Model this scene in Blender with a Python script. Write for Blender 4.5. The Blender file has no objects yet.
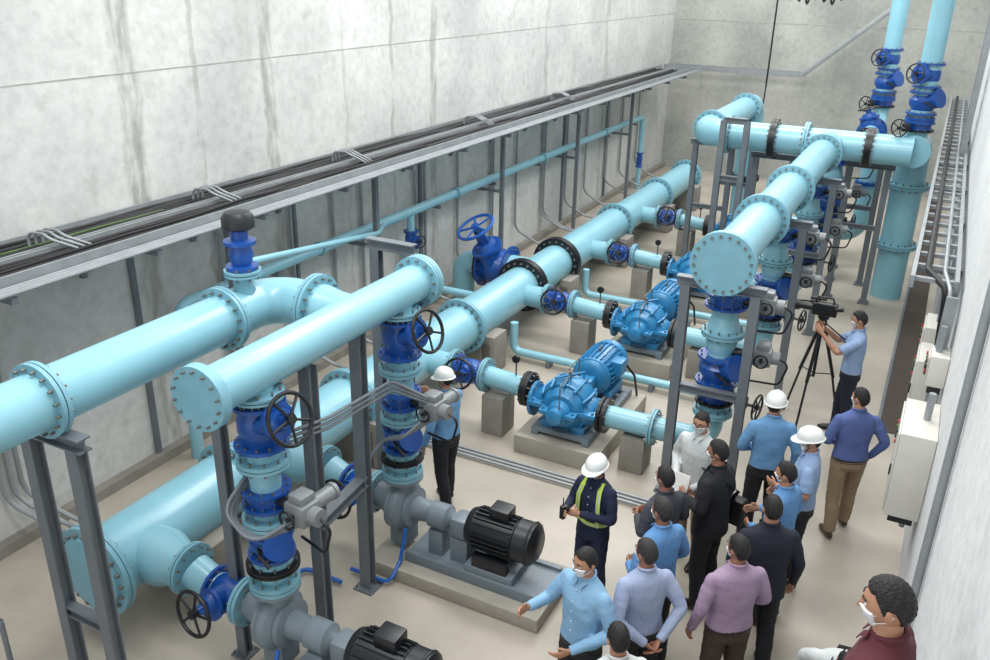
import bpy, bmesh, math, random
from mathutils import Vector, Matrix, kdtree
V=Vector
random.seed(7)
sc=bpy.context.scene
try:
    sc.view_settings.view_transform='Standard'
except Exception: pass

# ------------------------------------------------------------ materials
def lin(c):
    return tuple(((x/255)/12.92 if x/255<=.04045 else ((x/255+.055)/1.055)**2.4) for x in c)+(1,)
_mats={}
def mat(name,col,rough=.5,metal=0,var=.12,scale=6,bump=0,bscale=40,coat=0,spec=None):
    if name in _mats: return _mats[name]
    m=bpy.data.materials.new(name); m.use_nodes=True
    nt=m.node_tree; b=nt.nodes['Principled BSDF']
    c=lin(col)
    tc=nt.nodes.new('ShaderNodeTexCoord')
    if var>0:
        n=nt.nodes.new('ShaderNodeTexNoise'); n.inputs['Scale'].default_value=scale; n.inputs['Detail'].default_value=5
        nt.links.new(tc.outputs['Object'],n.inputs['Vector'])
        r=nt.nodes.new('ShaderNodeValToRGB')
        r.color_ramp.elements[0].position=.3; r.color_ramp.elements[1].position=.7
        r.color_ramp.elements[0].color=tuple(x*(1-var) for x in c[:3])+(1,)
        r.color_ramp.elements[1].color=tuple(min(1,x*(1+var*.6)) for x in c[:3])+(1,)
        nt.links.new(n.outputs['Fac'],r.inputs['Fac']); nt.links.new(r.outputs['Color'],b.inputs['Base Color'])
    else: b.inputs['Base Color'].default_value=c
    b.inputs['Roughness'].default_value=rough; b.inputs['Metallic'].default_value=metal
    if coat: b.inputs['Coat Weight'].default_value=coat; b.inputs['Coat Roughness'].default_value=.15
    if bump>0:
        n2=nt.nodes.new('ShaderNodeTexNoise'); n2.inputs['Scale'].default_value=bscale; n2.inputs['Detail'].default_value=3
        nt.links.new(tc.outputs['Object'],n2.inputs['Vector'])
        bp=nt.nodes.new('ShaderNodeBump'); bp.inputs['Strength'].default_value=bump; bp.inputs['Distance'].default_value=.02
        nt.links.new(n2.outputs['Fac'],bp.inputs['Height']); nt.links.new(bp.outputs['Normal'],b.inputs['Normal'])
    _mats[name]=m; return m
PIPE=mat('pipe_paint_light_blue',(132,184,199),.32,0,.05,3,coat=.2)
PIPED=mat('pipe_paint_light_blue_flange',(118,168,184),.4,0,.08,8)
BLUE=mat('valve_paint_deep_blue',(18,74,152),.34,0,.14,8,coat=.2)
BLUW=mat('handwheel_blue',(34,92,172),.35,0,.05)
PUMPB=mat('pump_paint_blue',(44,124,172),.34,0,.16,8,coat=.2)
BLK=mat('black_rubber_coat',(18,20,24),.4,0,.1)
BLKM=mat('motor_black',(26,29,33),.38,0,.1)
GREYP=mat('pump_grey_paint',(112,124,132),.4,0,.1)
ACT=mat('actuator_grey',(128,132,134),.4,.1,.08)
STEEL=mat('galvanized_frame',(112,119,125),.45,.25,.12,5)
TRAY=mat('galvanized_tray',(148,153,156),.45,.3,.12,6)
BOLT=mat('bolt_steel',(125,125,120),.4,.6,.1)
CONC=mat('plinth_concrete',(138,134,126),.85,0,.14,5,.15,30)
BASEC=mat('pump_base_concrete',(160,155,144),.7,0,.1,5,.1,30)
CABLE=mat('black_cable',(22,22,24),.6,0,.1)
CABG=mat('green_earth_cable',(84,112,62),.5,0,.1)
PANEL=mat('panel_cream',(204,202,194),.4,0,.04)
RED=mat('red_plastic',(170,40,50),.4,0,0)
DARK=mat('channel_dark',(66,57,50),.8,0,.2)

# ------------------------------------------------------------ mesh builder
class B:
    def __init__(s,name): s.name=name;s.v=[];s.f=[];s.mi=[];s.mats=[];s.M=Matrix()
    def add(s,vs,fs,m):
        if m not in s.mats: s.mats.append(m)
        k=s.mats.index(m); o=len(s.v)
        s.v+= [s.M@V(p) for p in vs]
        for f in fs: s.f.append([i+o for i in f]); s.mi.append(k)
    def box(s,c,d,m,R=None,ch=0):
        c=V(c); x,y,z=[q/2 for q in d]
        if ch>0:
            ch=min(ch,x*.9,y*.9,z*.9); bm=bmesh.new(); bmesh.ops.create_cube(bm,size=1)
            for v in bm.verts: v.co=V((v.co.x*2*x,v.co.y*2*y,v.co.z*2*z))
            bmesh.ops.bevel(bm,geom=bm.edges[:],offset=ch,segments=2,affect='EDGES',profile=.6)
            bm.verts.index_update(); vs=[v.co.copy() for v in bm.verts]; fs=[[v.index for v in f.verts] for f in bm.faces]; bm.free()
        else:
            vs=[V((a*x,b*y,e*z)) for a in(-1,1) for b in(-1,1) for e in(-1,1)]
            fs=[[0,1,3,2],[4,6,7,5],[0,4,5,1],[2,3,7,6],[0,2,6,4],[1,5,7,3]]
        if R is not None: vs=[R@v for v in vs]
        s.add([v+c for v in vs],fs,m)
    def tube(s,pts,r,m,n=16,cap=True,side=None,ell=1):
        pts=[V(p) for p in pts]; N=len(pts)
        if not hasattr(r,'__len__'): r=[r]*N
        T=[]
        for i in range(N):
            a=pts[max(i-1,0)];b=pts[min(i+1,N-1)]; t=(b-a)
            T.append(t.normalized() if t.length>1e-9 else (T[-1] if T else V((0,0,1))))
        u=V(side) if side is not None else (V((0,0,1)) if abs(T[0].z)<.9 else V((1,0,0)))
        vs=[];fs=[]
        for i in range(N):
            t=T[i]; 
            if side is not None: u=V(side)
            u=(u-t*u.dot(t)); 
            if u.length<1e-6: u=t.orthogonal()
            u.normalize(); w=t.cross(u)
            rr=r[i]; ra,rb=(rr if hasattr(rr,'__len__') else (rr,rr*ell))
            for k in range(n):
                a=2*math.pi*k/n; vs.append(pts[i]+u*math.cos(a)*ra+w*math.sin(a)*rb)
        for i in range(N-1):
            for k in range(n):
                k2=(k+1)%n; fs.append([i*n+k,i*n+k2,(i+1)*n+k2,(i+1)*n+k])
        if cap: fs.append(list(range(n))[::-1]); fs.append([(N-1)*n+k for k in range(n)])
        s.add(vs,fs,m)
    def cyl(s,a,b,r,m,n=20,r2=None): s.tube([a,b],[r,r if r2 is None else r2],m,n)
    def lathe(s,o,ax,prof,m,n=24):
        o=V(o);ax=V(ax).normalized(); s.tubeprof([(o+ax*t,r) for t,r in prof],ax,m,n)
    def tubeprof(s,pr,ax,m,n):
        u=ax.orthogonal().normalized(); w=ax.cross(u); vs=[];fs=[];N=len(pr)
        for p,r in pr:
            for k in range(n):
                a=2*math.pi*k/n; vs.append(p+u*math.cos(a)*r+w*math.sin(a)*r)
        for i in range(N-1):
            for k in range(n):
                k2=(k+1)%n; fs.append([i*n+k,i*n+k2,(i+1)*n+k2,(i+1)*n+k])
        fs.append(list(range(n))[::-1]); fs.append([(N-1)*n+k for k in range(n)])
        s.add(vs,fs,m)
    def ell(s,c,rad,m,R=None,nu=16,nv=10):
        vs=[];fs=[];c=V(c)
        for j in range(nv+1):
            e=-math.pi/2+math.pi*j/nv
            for i in range(nu):
                a=2*math.pi*i/nu; v=V((rad[0]*math.cos(e)*math.cos(a),rad[1]*math.cos(e)*math.sin(a),rad[2]*math.sin(e)))
                if R is not None: v=R@v
                vs.append(c+v)
        for j in range(nv):
            for i in range(nu):
                i2=(i+1)%nu; fs.append([j*nu+i,j*nu+i2,(j+1)*nu+i2,(j+1)*nu+i])
        s.add(vs,fs,m)
    def torus(s,c,ax,R,r,m,n=28,k=8):
        c=V(c);ax=V(ax).normalized();u=ax.orthogonal().normalized();w=ax.cross(u);vs=[];fs=[]
        for i in range(n):
            a=2*math.pi*i/n; d=u*math.cos(a)+w*math.sin(a)
            for j in range(k):
                b=2*math.pi*j/k; vs.append(c+d*(R+r*math.cos(b))+ax*r*math.sin(b))
        for i in range(n):
            for j in range(k):
                i2=(i+1)%n;j2=(j+1)%k; fs.append([i*k+j,i2*k+j,i2*k+j2,i*k+j2])
        s.add(vs,fs,m)
    def flange(s,c,ax,r,m,t=.035,nb=12,gap=.0,pair=True,bm_=None):
        c=V(c);ax=V(ax).normalized(); u=ax.orthogonal().normalized();w=ax.cross(u)
        if pair:
            s.cyl(c-ax*(t+.004),c-ax*.004,r,m,28); s.cyl(c+ax*.004,c+ax*(t+.004),r,m,28); h=t+.035
            s.cyl(c-ax*.005,c+ax*.005,r*.97,BLK,28)
        else: s.cyl(c-ax*t/2,c+ax*t/2,r,m,28); h=t/2+.02
        rb=r*.86
        for k in range(nb):
            a=2*math.pi*(k+.5)/nb; p=c+(u*math.cos(a)+w*math.sin(a))*rb
            s.cyl(p-ax*h,p+ax*h,max(.009,r*.045),bm_ or BOLT,6)
    def wheel(s,c,ax,R,m,sp=5,r=None):
        c=V(c);ax=V(ax).normalized();u=ax.orthogonal().normalized();w=ax.cross(u); r=r or R*.085
        s.torus(c,ax,R,r,m,28,8); s.cyl(c-ax*R*.15,c+ax*R*.15,R*.2,m,12)
        for k in range(sp):
            a=2*math.pi*k/sp; d=u*math.cos(a)+w*math.sin(a); s.tube([c+d*R*.1,c+d*R],r*.7,m,6)
    def path(s,wp,r,m,R=None,n=20,cap=True,seg=8):
        s.tube(rounded(wp,R or r*1.5,seg),r,m,n,cap)
    def mesh(s):
        me=bpy.data.meshes.new(s.name); me.from_pydata([tuple(v) for v in s.v],[],s.f)
        for m in s.mats: me.materials.append(m)
        me.polygons.foreach_set('material_index',s.mi)
        bm=bmesh.new(); bm.from_mesh(me); bmesh.ops.recalc_face_normals(bm,faces=bm.faces[:]); bm.to_mesh(me); bm.free()
        me.polygons.foreach_set('use_smooth',[True]*len(me.polygons))
        try: me.set_sharp_from_angle(angle=math.radians(38))
        except Exception: pass
        me.update(); return me
    def done(s,loc=None):
        o=bpy.data.objects.new(s.name,s.mesh()); sc.collection.objects.link(o)
        if loc: o.location=loc
        return o
def rounded(wp,R,seg=8):
    wp=[V(p) for p in wp]; out=[wp[0]]
    for i in range(1,len(wp)-1):
        a,p,b=wp[i-1],wp[i],wp[i+1]; d1=(a-p).normalized(); d2=(b-p).normalized(); ang=d1.angle(d2)
        if ang>math.pi-.02: out.append(p); continue
        l=min(R/math.tan(ang/2),(a-p).length*.499,(b-p).length*.499); rr=l*math.tan(ang/2)
        c=p+(d1+d2).normalized()*(rr/math.sin(ang/2)); s0=p+d1*l-c; s1=p+d2*l-c; tot=s0.angle(s1); ax=s0.cross(s1).normalized()
        for k in range(seg+1): out.append(c+Matrix.Rotation(tot*k/seg,3,ax)@s0)
    out.append(wp[-1]); return out
def copyobj(o,loc,name=None):
    q=bpy.data.objects.new(name or o.name.split('.')[0],o.data); sc.collection.objects.link(q); q.location=loc; return q

# ------------------------------------------------------------ room
WL,WR,WB=-7.6,.45,26.0
def conc_mat(name,base,dark,stain,bands=()):
    m=bpy.data.materials.new(name);m.use_nodes=True;nt=m.node_tree;N=nt.nodes;L=nt.links;b=N['Principled BSDF']
    tc=N.new('ShaderNodeTexCoord')
    def noise(sc_,det,vec=(1,1,1)):
        mp=N.new('ShaderNodeMapping');mp.inputs['Scale'].default_value=vec;L.new(tc.outputs['Object'],mp.inputs['Vector'])
        n=N.new('ShaderNodeTexNoise');n.inputs['Scale'].default_value=sc_;n.inputs['Detail'].default_value=det;L.new(mp.outputs['Vector'],n.inputs['Vector']);return n
    def ramp(src,p0,c0,p1,c1):
        r=N.new('ShaderNodeValToRGB');e=r.color_ramp.elements;e[0].position=p0;e[0].color=c0;e[1].position=p1;e[1].color=c1;L.new(src,r.inputs['Fac']);return r
    def math_(op,a,b_=None,c_=None):
        x=N.new('ShaderNodeMath');x.operation=op
        for i,q in enumerate((a,b_,c_)):
            if q is None: continue
            if isinstance(q,(int,float)): x.inputs[i].default_value=q
            else: L.new(q,x.inputs[i])
        return x.outputs[0]
    def mix(a,bb,fac,mode='MULTIPLY'):
        x=N.new('ShaderNodeMixRGB');x.blend_type=mode
        if isinstance(fac,float): x.inputs['Fac'].default_value=fac
        else: L.new(fac,x.inputs['Fac'])
        L.new(a,x.inputs['Color1'])
        if isinstance(bb,tuple): x.inputs['Color2'].default_value=bb
        else: L.new(bb,x.inputs['Color2'])
        return x.outputs['Color']
    big=ramp(noise(.55,8).outputs['Fac'],.34,lin(dark),.62,lin(base)).outputs['Color']
    fine=ramp(noise(9,8).outputs['Fac'],.3,(.86,.86,.86,1),.6,(1,1,1,1)).outputs['Color']
    c=mix(big,fine,1.0)
    st=ramp(noise(1.0,3,(1.7,1.7,.06)).outputs['Fac'],.60,(0,0,0,1),.72,(1,1,1,1))
    brk=ramp(noise(1.3,6,(3,3,.6)).outputs['Fac'],.35,(0,0,0,1),.65,(1,1,1,1))
    f=mix(st.outputs['Color'],brk.outputs['Color'],1.0)
    c=mix(c,lin(stain),math_('MULTIPLY',f,.28),'MIX')
    sp=ramp(noise(4,10).outputs['Fac'],.60,(0,0,0,1),.72,(1,1,1,1))
    c=mix(c,lin(stain),math_('MULTIPLY',sp.outputs['Color'],.28),'MIX')
    if bands:
        sx=N.new('ShaderNodeSeparateXYZ');L.new(tc.outputs['Object'],sx.inputs[0])
        wob=math_('MULTIPLY',math_('SUBTRACT',noise(2.6,8,(.2,.2,1)).outputs['Fac'],.5),.22)
        yy=math_('ADD',sx.outputs['Y'],wob)
        nb=ramp(noise(2.6,9,(2,3,.8)).outputs['Fac'],.36,(.05,.05,.05,1),.58,(1,1,1,1)).outputs['Color']
        for y0,w,s_ in bands:
            d=math_('ABSOLUTE',math_('SUBTRACT',yy,y0))
            k=math_('SUBTRACT',1,math_('DIVIDE',d,w)); k=math_('MAXIMUM',k,0); k=math_('MINIMUM',math_('MULTIPLY',k,2.2),1)
            k=math_('MULTIPLY',math_('MULTIPLY',k,nb),s_)
            c=mix(c,lin((120,120,110)),k,'MIX')
    L.new(c,b.inputs['Base Color']);b.inputs['Roughness'].default_value=.85
    bp=N.new('ShaderNodeBump');bp.inputs['Strength'].default_value=.25;bp.inputs['Distance'].default_value=.02
    L.new(noise(14,8).outputs['Fac'],bp.inputs['Height']);L.new(bp.outputs['Normal'],b.inputs['Normal'])
    return m
CW=conc_mat('cast_concrete_wall',(206,207,204),(180,182,180),(140,140,134),((6.4,.17,.6),(7.35,.05,.35),(8.55,.13,.6),(10.1,.04,.25),(12.5,.13,.5),(11.3,.06,.4),(17.0,.12,.4),(20.5,.15,.35)))
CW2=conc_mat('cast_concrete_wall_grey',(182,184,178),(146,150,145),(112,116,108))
CWR=conc_mat('painted_concrete_wall',(214,216,216),(202,204,204),(176,176,172))
JOINT=mat('wall_joint_dark',(168,168,162),.9,0,.2)
def floor_mat():
    m=bpy.data.materials.new('epoxy_floor');m.use_nodes=True;nt=m.node_tree;N=nt.nodes;L=nt.links;b=N['Principled BSDF']
    tc=N.new('ShaderNodeTexCoord');n=N.new('ShaderNodeTexNoise');n.inputs['Scale'].default_value=.9;n.inputs['Detail'].default_value=8
    L.new(tc.outputs['Object'],n.inputs['Vector']);r=N.new('ShaderNodeValToRGB');e=r.color_ramp.elements
    e[0].position=.3;e[0].color=lin((156,148,135));e[1].position=.65;e[1].color=lin((181,173,160));L.new(n.outputs['Fac'],r.inputs['Fac'])
    L.new(r.outputs['Color'],b.inputs['Base Color']);b.inputs['Roughness'].default_value=.36
    n3=N.new('ShaderNodeTexNoise');n3.inputs['Scale'].default_value=3;L.new(tc.outputs['Object'],n3.inputs['Vector'])
    bp=N.new('ShaderNodeBump');bp.inputs['Strength'].default_value=.08;L.new(n3.outputs['Fac'],bp.inputs['Height']);L.new(bp.outputs['Normal'],b.inputs['Normal'])
    return m
FL=floor_mat()
b=B('floor'); b.box(((WL+WR)/2,11.5,-.1),(WR-WL+.8,30,.2),FL); b.done()
b=B('wall_left'); b.box((WL-.2,11.5,3.6),(.4,29.4,7.6),CW); b.box((WL+.001,11.5,4.45),(.008,29,.012),JOINT)
b.done()
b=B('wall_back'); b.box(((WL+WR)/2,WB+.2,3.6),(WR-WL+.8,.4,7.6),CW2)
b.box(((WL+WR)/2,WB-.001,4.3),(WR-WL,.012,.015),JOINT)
b.done()
b=B('wall_right'); b.box((WR+.2,11.5,3.6),(.4,29.4,7.6),CWR); b.done()
b=B('baseboard_left'); b.box((WL+.06,11.5,.06),(.12,29,.12),CONC); b.done()
b=B('drain_channel'); b.box((.16,18.5,.006),(.34,14.6,.012),DARK); b.box((-.03,18.5,.012),(.04,14.6,.024),STEEL); b.done()

# ------------------------------------------------------------ pipes
MX,MZ,MR=-5.65,.75,.32
PY=[8.75,11.65,14.5,17.4]
GY=[4.15,6.0]
b=B('suction_header_pipe')
b.tube([(MX,3.75,MZ),(MX,21.6,MZ)],MR,PIPE,32)
b.flange((MX,3.75,MZ),(0,1,0),.42,PIPED,.04,20)
b.lathe((MX,3.72,MZ),(0,-1,0),[(0,.34),(.05,.33),(.07,.2)],PIPED)
for y in (5.35,7.3,10.0,16.4,19.2,21.6): b.flange((MX,y,MZ),(0,1,0),.41,PIPED,.035,20)
for y in (12.05,13.45): b.flange((MX,y,MZ),(0,1,0),.44,BLK,.06,20)
b.ell((MX,21.65,MZ),(MR,.16,MR),PIPE)
for y in PY:
    b.cyl((MX,y,MZ),(MX+.62,y,MZ),.17,PIPE); b.flange((MX+.62,y,MZ),(1,0,0),.24,PIPED,.025)
for y in GY:
    b.lathe((MX,y,MZ),(1,0,0),[(0,.25),(.4,.25),(.62,.16),(.66,.16)],PIPE); b.flange((MX+.68,y,MZ),(1,0,0),.23,PIPED,.025)
b.cyl((MX,12.7,MZ),(MX-.55,12.7,MZ),.24,PIPE); 
b.done()
def gate_valve(name,p,ax,stem,r,L,wheelR,wm,body=BLUE,stemL=.45,fl=BLUE):
    b=B(name);p=V(p);ax=V(ax).normalized();st=V(stem).normalized()
    b.lathe(p-ax*L/2,ax,[(0,r*1.05),(L*.2,r*1.05),(L*.35,r*1.22),(L*.65,r*1.22),(L*.8,r*1.05),(L,r*1.05)],body)
    for sg in(-1,1): b.flange(p+ax*sg*L/2,ax,r*1.5,fl,.028,8 if r<.12 else 12,pair=False)
    side=ax
    b.tube([p,p+st*r*1.2,p+st*r*1.8,p+st*r*2.1],[(r*.75,r*1.05),(r*.7,r*1.05),(r*.6,r*.85),(r*.5,r*.6)],body,16,side=side)
    b.cyl(p+st*r*1.55,p+st*r*1.75,r*1.05,body,20)
    b.tube([p+st*r*2.0,p+st*(r*2.1+stemL*.6)],r*.3,body,10)
    b.cyl(p+st*r*2,p+st*(r*2+stemL),r*.13,BOLT,8)
    for k in (-1,1):
        q=ax*k*r*.45; b.tube([p+st*r*1.7+q,p+st*(r*2+stemL*.7)+q*.5],r*.12,body,8)
    b.wheel(p+st*(r*2+stemL*.9),st,wheelR,wm)
    return b.done()
gate_valve('gate_valve',(-6.45,12.7,MZ),(1,0,0),(-.25,-.4,.8),.26,.5,.32,BLUW,stemL=.4)
b=B('header_drain_pipe');b.path([(-6.72,12.7,MZ),(-7.12,12.7,MZ),(-7.12,12.7,.0)],.2,PIPE,.3);b.flange((-6.74,12.7,MZ),(1,0,0),.34,BLK,.03);b.done()

def suction_branch(y):
    b=B('suction_branch_pipe')
    x0=MX+.66
    b.cyl((x0+.4,y,MZ),(-3.93,y,MZ-.05),.13,PIPE); b.flange((x0+.42,y,MZ),(1,0,0),.22,PIPED,.025)
    b.flange((-3.97,y,MZ-.05),(1,0,0),.22,BLK,.045)
    b.cyl((-4.15,y,MZ),(-4.15,y,MZ+.28),.012,BOLT,8); b.cyl((-4.15,y-.03,MZ+.32),(-4.15,y+.01,MZ+.32),.05,BLK,16); b.done()
    gate_valve('gate_valve',(MX+.86,y,MZ),(1,0,0),(.1,-1,.35),.13,.34,.19,BLK,stemL=.2)
for y in PY: suction_branch(y)
def split_pump():
    b=B('split_case_pump')
    b.box((0,.55,-.53),(1.1,1.85,.24),BASEC,ch=.02)
    for x in(-.33,.33): b.box((x,.55,-.36),(.09,1.6,.11),GREYP,ch=.01)
    for y in(-.2,.4,1.25): b.box((0,y,-.33),(.72,.09,.06),GREYP)
    prof=[(-.27,.12),(-.26,.2),(-.2,.26),(-.12,.29),(-.07,.34),(.07,.34),(.12,.29),(.2,.26),(.26,.2),(.27,.12)]
    b.lathe((0,0,0),(0,1,0),prof,PUMPB,28)
    b.ell((-.2,0,-.04),(.26,.2,.2),PUMPB); b.ell((.2,0,-.04),(.26,.2,.2),PUMPB)
    for sg in(-1,1):
        b.tube([(sg*.2,0,-.05),(sg*.34,0,-.05),(sg*.42,0,-.05)],[.17,.14,.13],PUMPB,20)
        b.flange((sg*.44,0,-.05),(1,0,0),.22,PUMPB if sg<0 else BLK,.04,8,pair=False)
        b.box((sg*.2,-.0,-.28),(.16,.36,.14),PUMPB,ch=.02)
    b.box((0,0,.0),(.86,.5,.055),PUMPB,ch=.012)
    b.box((0,0,.0),(.46,.78,.055),PUMPB,ch=.012)
    for x in(-.39,-.26,-.13,.13,.26,.39):
        for y in(-.21,.21): b.cyl((x,y,-.045),(x,y,.055),.018,PUMPB,6)
    for x in(-.19,.19):
        for y in(-.34,.34): b.cyl((x,y,-.045),(x,y,.055),.018,PUMPB,6)
    for a in range(5):
        t=math.radians(30+30*a); d=V((math.cos(t),0,math.sin(t)))
        b.tube([d*.3+V((0,-.22,0)),d*.345+V((0,-.08,0)),d*.345+V((0,.08,0)),d*.3+V((0,.22,0))],.018,PUMPB,8)
    for y in(-.14,.14): b.torus((0,y,0),(0,1,0),.295,.022,PUMPB)
    b.tube([(-.12,-.16,.27),(-.12,-.16,.37),(.12,.16,.37),(.12,.16,.27)],.014,PUMPB,8)
    b.path([(.05,-.1,.33),(.05,-.1,.42),(.05,-.42,.42),(.05,-.42,.1)],.009,BOLT,.04,6); b.path([(-.05,.1,.33),(-.05,.1,.42),(-.05,.42,.42),(-.05,.42,.1)],.009,BOLT,.04,6)
    b.cyl((0,0,.32),(0,0,.42),.02,BOLT,8)
    b.lathe((0,-.27,0),(0,-1,0),[(0,.15),(.1,.13),(.12,.1),(.2,.1),(.22,.06)],PUMPB)
    b.lathe((0,.27,0),(0,1,0),[(0,.15),(.1,.13),(.12,.1),(.2,.1),(.22,.06)],PUMPB)
    b.box((0,.57,0),(.2,.2,.2),PUMPB,ch=.04)
    c=V((0,1.05,.04))
    b.lathe(c+V((0,-.38,0)),(0,1,0),[(0,.1),(.02,.2),(.06,.235),(.1,.24),(.64,.24),(.66,.25),(.78,.25),(.8,.2)],PUMPB,28)
    for k in range(26):
        t=2*math.pi*k/26; d=V((math.cos(t),0,math.sin(t)))
        R=Matrix.Rotation(-t,3,'Y'); b.box(c+d*.25,(.05,.5,.012),PUMPB,R)
    b.torus(c+V((0,-.3,0)),(0,1,0),.235,.022,PUMPB); b.torus(c+V((0,.28,0)),(0,1,0),.25,.02,PUMPB)
    b.box(c+V((.27,-.05,.1)),(.16,.22,.2),PUMPB,ch=.02)
    for x in(-.2,.2): b.box(c+V((x,0,-.27)),(.1,.5,.14),PUMPB,ch=.01)
    b.torus(c+V((0,0,.27)),(1,0,0),.04,.01,BOLT,16,6)
    b.path([c+V((.3,.1,.1)),c+V((.42,.2,-.1)),c+V((.44,.4,-.6))],.016,BLK,.1,8)
    return b.done()
sp=split_pump(); sp.location=(-3.43,PY[0],.65)
for y in PY[1:]: copyobj(sp,(-3.43,y,.65))

HX,HZ,HR=-1.7,2.85,.235
b=B('discharge_header_pipe')
b.cyl((HX,8.36,HZ),(HX,15.7,HZ),HR,PIPE,32)
b.cyl((HX,8.27,HZ),(HX,8.31,HZ),.33,PIPED,32); b.flange((HX,8.33,HZ),(0,1,0),.33,PIPED,.055,20,pair=False)
for y in(10.15,12.05,14.9): b.flange((HX,y,HZ),(0,1,0),.32,PIPED,.035,20)
for k in range(20):
    a=2*math.pi*(k+.5)/20; b.cyl((HX+.285*math.cos(a),8.245,HZ+.285*math.sin(a)),(HX+.285*math.cos(a),8.28,HZ+.285*math.sin(a)),.014,BOLT,6)
b.done()
CY=15.9
b=B('manifold_pipe')
b.path([(-3.9,20.2,1.2),(-3.9,20.2,HZ),(-3.9,CY,HZ),(-.4,CY,HZ)],.25,PIPE,.38,32)
for x,m in((-3.45,PIPED),(-2.65,BLK),(-1.08,BLK),(-2.1,PIPED)): b.flange((x,CY,HZ),(1,0,0),.34,m,.035 if m==PIPED else .05,20)
b.flange((-3.9,16.4,HZ),(0,1,0),.33,PIPED,.03,16); b.flange((-3.9,19.3,HZ),(0,1,0),.33,PIPED,.03,16)
b.flange((-3.9,20.2,1.2),(0,0,1),.33,BLK,.05,16); b.cyl((-3.9,20.2,0),(-3.9,20.2,1.2),.25,PIPE,28)
b.done()

def actuator(b,p,d):
    p=V(p);d=V(d).normalized();s=V((0,0,1)).cross(d)
    R=Matrix((s,d,V((0,0,1)))).transposed()
    b.cyl(p,p+d*.16,.045,BLKM,12)
    b.box(p+d*.24,(.2,.2,.18),ACT,R,.03)
    b.cyl(p+d*.24+s*.1,p+d*.24+s*.3,.06,ACT,16); b.cyl(p+d*.24+s*.3,p+d*.24+s*.33,.07,ACT,16)
    b.cyl(p+d*.34,p+d*.42,.07,ACT,16)
    b.box(p+d*.24+V((0,0,.12)),(.15,.14,.07),ACT,R,.02)
    b.torus(p+d*.24-s*.16,s,.07,.01,BLK,18,6); b.cyl(p+d*.24-s*.1,p+d*.24-s*.16,.02,BLK,8)
    b.path([p+d*.4,p+d*.52+V((0,0,-.05)),p+d*.45+V((0,0,-.3)),p+d*.1+V((0,0,-.35))+s*.1],.012,BLK,.08,6)
def check_valve(name,x,y,z,r,h):
    b=B(name)
    b.lathe((x,y,z-h/2),(0,0,1),[(0,r*1.02),(h*.15,r*1.05),(h*.4,r*1.4),(h*.65,r*1.4),(h*.85,r*1.05),(h,r*1.02)],BLUE)
    for s in(-1,1): b.flange((x,y,z+s*h/2),(0,0,1),r*1.55,BLUE,.03,12,pair=False)
    d=V((.8,-.5,.35)).normalized()
    b.tube([V((x,y,z)),V((x,y,z))+d*r*1.75],[r*.85,r*.9],BLUE,20); b.cyl(V((x,y,z))+d*r*1.7,V((x,y,z))+d*r*1.9,r*1.0,BLUE,20)
    b.tube([V((x,y-r*1.2,z+.02)),V((x+.1,y-r*1.9,z+.02)),V((x+.18,y-r*1.9,z-.05))],.018,BLK,8)
    return b.done()
def butterfly(name,x,y,z,r,act=True,wheel=False,dirn=(1,0,0)):
    b=B(name)
    b.cyl((x,y,z-.05),(x,y,z+.05),r*1.2,BLUE,24)
    b.flange((x,y,z-.065),(0,0,1),r*1.52,BLK if wheel else BLUE,.025,12,pair=False); b.flange((x,y,z+.065),(0,0,1),r*1.52,BLUE,.025,12,pair=False)
    d=V(dirn).normalized(); p=V((x,y,z))+d*r*1.1
    if act: actuator(b,p,d)
    if wheel:
        b.cyl(p,p+d*.12,.04,BLUE,12); b.box(p+d*.16,(.13,.13,.13),BLK,ch=.02); b.cyl(p+d*.16,p+d*.34,.018,BOLT,8)
        b.wheel(p+d*.34,d,.14,BLK)
    return b.done()
for i,y in enumerate(PY):
    b=B('riser_pipe'); r=.135
    b.path([(HX,y,HZ-.2),(HX,y,.6),(-2.96,y,.6)],r,PIPE,.25,24)
    b.flange((-2.93,y,.6),(1,0,0),.22,BLK,.04,8,pair=False)
    b.flange((-2.35,y,.6),(1,0,0),.22,PIPED,.025); b.flange((HX,y,1.0),(0,0,1),.22,PIPED,.025)
    b.lathe((HX,y,1.72),(0,0,1),[(0,r),(.12,.17),(.3,.17),(.42,.14)],PIPE)
    b.flange((HX,y,1.95),(0,0,1),.23,PIPED,.025)
    b.done()
    butterfly('butterfly_valve',HX,y,2.33,.15,True,False,(1,.1,0))
    check_valve('check_valve',HX,y,1.52,.15,.3)
    butterfly('butterfly_valve',HX,y,1.2,.14,False,True,(1,-.2,0))
    b=B('valve_actuator')
    actuator(b,(HX+.2,y,1.75),(1,.1,0)); b.cyl((HX+.1,y,1.75),(HX+.22,y,1.75),.05,BLKM,12); b.done()
def post(b,x,y,z0,z1,w=.1):
    for s in(-1,1): b.box((x,y+s*w*.42,(z0+z1)/2),(w,.012,z1-z0),STEEL)
    b.box((x,y,(z0+z1)/2),(.014,w*.84,z1-z0),STEEL); b.box((x,y,z0+.01),(w*1.9,w*1.9,.02),STEEL)
    for s in(-1,1):
        for t in(-1,1): b.cyl((x+s*w*.7,y+t*w*.7,z0),(x+s*w*.7,y+t*w*.7,z0+.045),.01,BOLT,6)
def beam(b,p,q,w=.1):
    p=V(p);q=V(q);d=(q-p);L=d.length;c=(p+q)/2;t=d.normalized()
    ang=math.atan2(t.y,t.x);R=Matrix.Rotation(ang,3,'Z')
    for s in(-1,1): b.box(c+V((0,0,s*w*.45)),(L,w,.012),STEEL,R)
    b.box(c,(L,.014,w*.9),STEEL,R)
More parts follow.
